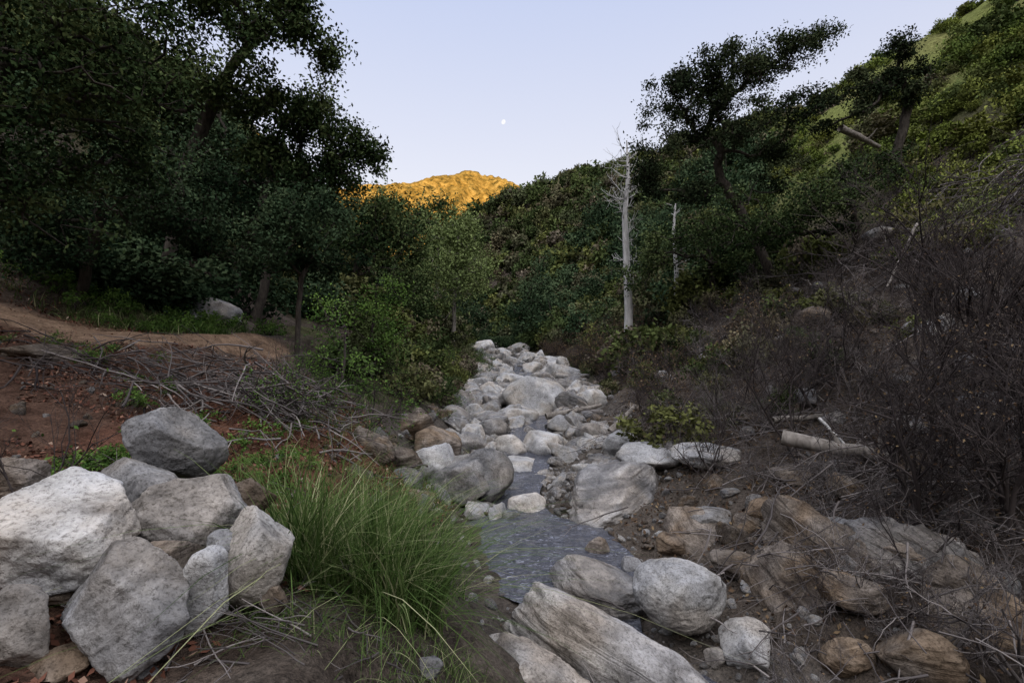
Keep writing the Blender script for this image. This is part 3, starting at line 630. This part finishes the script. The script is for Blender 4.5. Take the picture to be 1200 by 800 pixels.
# ---------------------------------------------------------------- leaf litter & grass
n=42000;x=-1.0-R.uniform(0,1,n)*9.5;y=2.2+R.uniform(0,1,n)**1.2*8.5
k=((pathdist(x,y)>.7)|(R.uniform(0,1,n)<.1))&(fbm(x*.9,y*.9,o=3,s=5)>-.35);x,y=x[k],y[k]
b=MB();b.leaves(np.stack([x,y,H(x,y)+.015],1),.02,1,.06,.036,m=0,up=4,tv=np.clip(.45+.25*R.normal(size=len(x)),0,1))
b.obj('leaf_litter',[M_litter])
n=18000;y=R.uniform(3.5,16,n);x=cx(y)+R.uniform(1.4,9,n)
b=MB();b.leaves(np.stack([x,y,H(x,y)+.02],1),.04,1,.07,.04,m=0,up=3,tv=np.clip(.35+.25*R.normal(size=len(x)),0,1))
b.obj('leaf_litter',[M_dry])
def grass(name,x,y,Lm,W,lean=.5,seg=6):
    n=len(x);z=H(x,y)
    a=R.uniform(0,6.28,n);l=Lm*R.uniform(.35,1.25,n);ln=np.abs(R.normal(size=n))*lean+.08
    t=np.linspace(0,1,seg)[None];dr=(ln[:,None]*t**1.0+ln[:,None]*1.2*t**2.2)*l[:,None]
    hx=x[:,None]+np.cos(a)[:,None]*dr;hy=y[:,None]+np.sin(a)[:,None]*dr
    hz=z[:,None]-.03+l[:,None]*(t-np.minimum(ln[:,None],1.2)*.55*t**2.6)
    w=W*R.uniform(.6,1.2,n)[:,None]*(1-t**2.2*.95);ra=a+R.uniform(.8,2.3,n)
    sx=np.cos(ra)[:,None]*w;sy_=np.sin(ra)[:,None]*w
    V=np.stack([np.stack([hx-sx,hy-sy_,hz],-1),np.stack([hx+sx,hy+sy_,hz],-1)],2)
    i=(np.arange(n)[:,None]*seg+np.arange(seg-1)[None])*2
    Q=np.stack([i,i+1,i+3,i+2],-1).reshape(-1,4)
    tt=np.clip(.40+.3*R.normal(size=n),0,1);return mk(name,V,Q,[M_grass],tint=np.repeat(tt,seg*2),smooth=True)
def disk(c,r,n): 
    g=R.normal(size=(n,2))*.5;return c[0]+g[:,0]*r[0],c[1]+g[:,1]*r[1]
sub=R.uniform(-1,1,size=(20,2))*np.array([.55,.65])+np.array([-1.10,4.2]);ids=R.integers(0,20,3300)
xa=sub[ids,0]+R.normal(size=3300)*.08;ya=sub[ids,1]+R.normal(size=3300)*.08
grass('tall_grass_clump',xa,ya,.84,.005,.42)
xa,ya=disk((-1.35,2.9),(.4,.2),300);xb,yb=disk((-.65,3.0),(.4,.3),350);xc,yc=disk((-.3,3.4),(.3,.4),300)
grass('grass_tuft',np.concatenate([xa,xb,xc]),np.concatenate([ya,yb,yc]),.17,.0028,.5)
n=3000;y=R.uniform(5,13,n);x=cx(y)-R.uniform(1.3,4,n);k=fbm(x*.8,y*.8,o=2,s=77)>.1
grass('bank_grass',x[k],y[k],.35,.006,.5)
n=6000;y=R.uniform(9,16,n);x=-y*R.uniform(.5,1.1,n);k=(fbm(x*.5,y*.5,o=2,s=78)>.2)&(pathdist(x,y)>.9)
grass('slope_grass',x[k],y[k],.3,.009,.5)
wp=[shrubproto([M_twigd,M_green],ncl=16,nl=20,L=.16,W=.09,hgt=.8,crad=.3,nm='weed') for i in range(3)]
n=130;y=R.uniform(3.4,9.5,n);x=-y*R.uniform(.35,1.0,n);k=(fbm(x*.6,y*.6,o=2,s=31)>.0)&(pathdist(x,y)>1)
scat('weeds',wp,x[k],y[k],R.uniform(.1,.28,k.sum()))
n=160;y=R.uniform(10,14,n);x=-y*R.uniform(.45,1.05,n);k=(pathdist(x,y)>1.2)
scat('slope_weeds',[o.copy() for o in wp],x[k],y[k],R.uniform(.2,.45,k.sum()))

# ---------------------------------------------------------------- far mountain, moon
xs2=np.linspace(-1500,900,420);ys2=np.linspace(700,2100,180);X2,Y2=np.meshgrid(xs2,ys2)
pr=np.interp(600+X2/1500*600,[0,200,300,380,430,480,520,550,585,640,800,960],[60,110,150,235,214,211,203,198,206,232,270,290])
el=(400-pr)/600*1500
t=np.clip(1-np.abs(Y2-1500)/900,0,1)
rn=1-np.abs(fbm(X2*.008,Y2*.004,o=4,s=51));Z2=el*t**.8+(rn-.6)*60*np.clip(np.abs(Y2-1500)/200,.25,1)+fbm(X2*.05,Y2*.05,o=3,s=61)*6-8
i=np.arange(179)[:,None]*420+np.arange(419)[None]
m,nt,o=newmat('sunlit_chaparral');L=nt.links.new
tc=N(nt,'ShaderNodeTexCoord');n1=N(nt,'ShaderNodeTexNoise',Scale=.05,Detail=7.0,Roughness=.8);L(tc.outputs['Object'],n1.inputs[0])
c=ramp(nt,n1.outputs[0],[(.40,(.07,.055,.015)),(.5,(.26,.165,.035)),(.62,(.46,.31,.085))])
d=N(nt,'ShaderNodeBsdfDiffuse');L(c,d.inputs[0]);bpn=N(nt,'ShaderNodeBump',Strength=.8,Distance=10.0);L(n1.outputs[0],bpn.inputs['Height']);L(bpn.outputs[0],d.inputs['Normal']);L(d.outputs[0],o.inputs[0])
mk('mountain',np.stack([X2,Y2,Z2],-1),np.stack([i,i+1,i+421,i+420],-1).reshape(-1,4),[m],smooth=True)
m,nt,o=newmat('moon_surface');L=nt.links.new
tc=N(nt,'ShaderNodeTexCoord');n1=N(nt,'ShaderNodeTexNoise',Scale=.12,Detail=3.0);L(tc.outputs['Object'],n1.inputs[0])
e=N(nt,'ShaderNodeEmission',Strength=1.05);L(ramp(nt,n1.outputs[0],[(.4,(.9,.9,.93)),(.6,(1,1,1))]),e.inputs[0]);L(e.outputs[0],o.inputs[0])
V,Fc=ICO[4];mo=mk('moon',V*14,Fc,[m],smooth=True);mo.location=P(590,143,3000);mo.scale=(.8,1,1);mo.rotation_euler=(0,.5,0)

# ---------------------------------------------------------------- light, world, camera
el_=math.radians(6);az=math.atan2(.3,-1)
sv=Vector((math.sin(az)*math.cos(el_),math.cos(az)*math.cos(el_),math.sin(el_)))
sd=bpy.data.lights.new('sun','SUN');sd.energy=5;sd.angle=math.radians(.5);sd.color=(1,.54,.13)
so=bpy.data.objects.new('sun',sd);COL.objects.link(so);so.rotation_euler=sv.to_track_quat('Z','Y').to_euler();so.location=(0,-20,60)
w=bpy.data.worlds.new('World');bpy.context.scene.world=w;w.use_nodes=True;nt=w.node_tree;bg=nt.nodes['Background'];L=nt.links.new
sk=nt.nodes.new('ShaderNodeTexSky');sk.sky_type='NISHITA';sk.sun_disc=False;sk.sun_elevation=el_;sk.sun_rotation=az
sk.air_density=1.0;sk.dust_density=1.5;sk.ozone_density=1.5
# dawn sky: Nishita plus pale haze; brighter overhead and toward the sun side, a natural glow exaggerated as added fill for the shaded canyon
tc=N(nt,'ShaderNodeTexCoord');sp=N(nt,'ShaderNodeSeparateXYZ');L(tc.outputs['Generated'],sp.inputs[0])
haze=ramp(nt,sp.outputs['Z'],[(0,(.96,.86,.88)),(.28,(.87,.86,.95)),(.55,(.64,.70,.93)),(1,(.5,.58,.82))])
ns=mix(nt,1.0,sk.outputs[0],(.3,.3,.3),'MULTIPLY')
base=mix(nt,.88,ns,haze)
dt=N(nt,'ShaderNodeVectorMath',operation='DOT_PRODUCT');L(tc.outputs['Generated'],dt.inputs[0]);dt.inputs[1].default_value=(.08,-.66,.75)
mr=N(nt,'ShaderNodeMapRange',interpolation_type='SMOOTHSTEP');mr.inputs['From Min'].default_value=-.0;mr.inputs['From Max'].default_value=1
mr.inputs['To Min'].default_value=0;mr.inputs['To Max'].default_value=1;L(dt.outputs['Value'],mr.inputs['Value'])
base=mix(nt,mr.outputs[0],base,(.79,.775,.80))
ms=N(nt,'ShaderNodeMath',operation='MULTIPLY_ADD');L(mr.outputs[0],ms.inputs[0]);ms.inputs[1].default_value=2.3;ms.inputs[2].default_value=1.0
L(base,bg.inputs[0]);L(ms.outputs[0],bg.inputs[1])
cam=bpy.data.cameras.new('camera');cam.lens=18;cam.sensor_width=36;cam.clip_end=6000;cam.clip_start=.05
co=bpy.data.objects.new('camera',cam);COL.objects.link(co);co.rotation_euler=(math.radians(90),0,0);bpy.context.scene.camera=co
vs=bpy.context.scene.view_settings;vs.view_transform='Standard';vs.look='None';vs.exposure=0
print('faces',sum(len(m.polygons) for m in bpy.data.meshes))
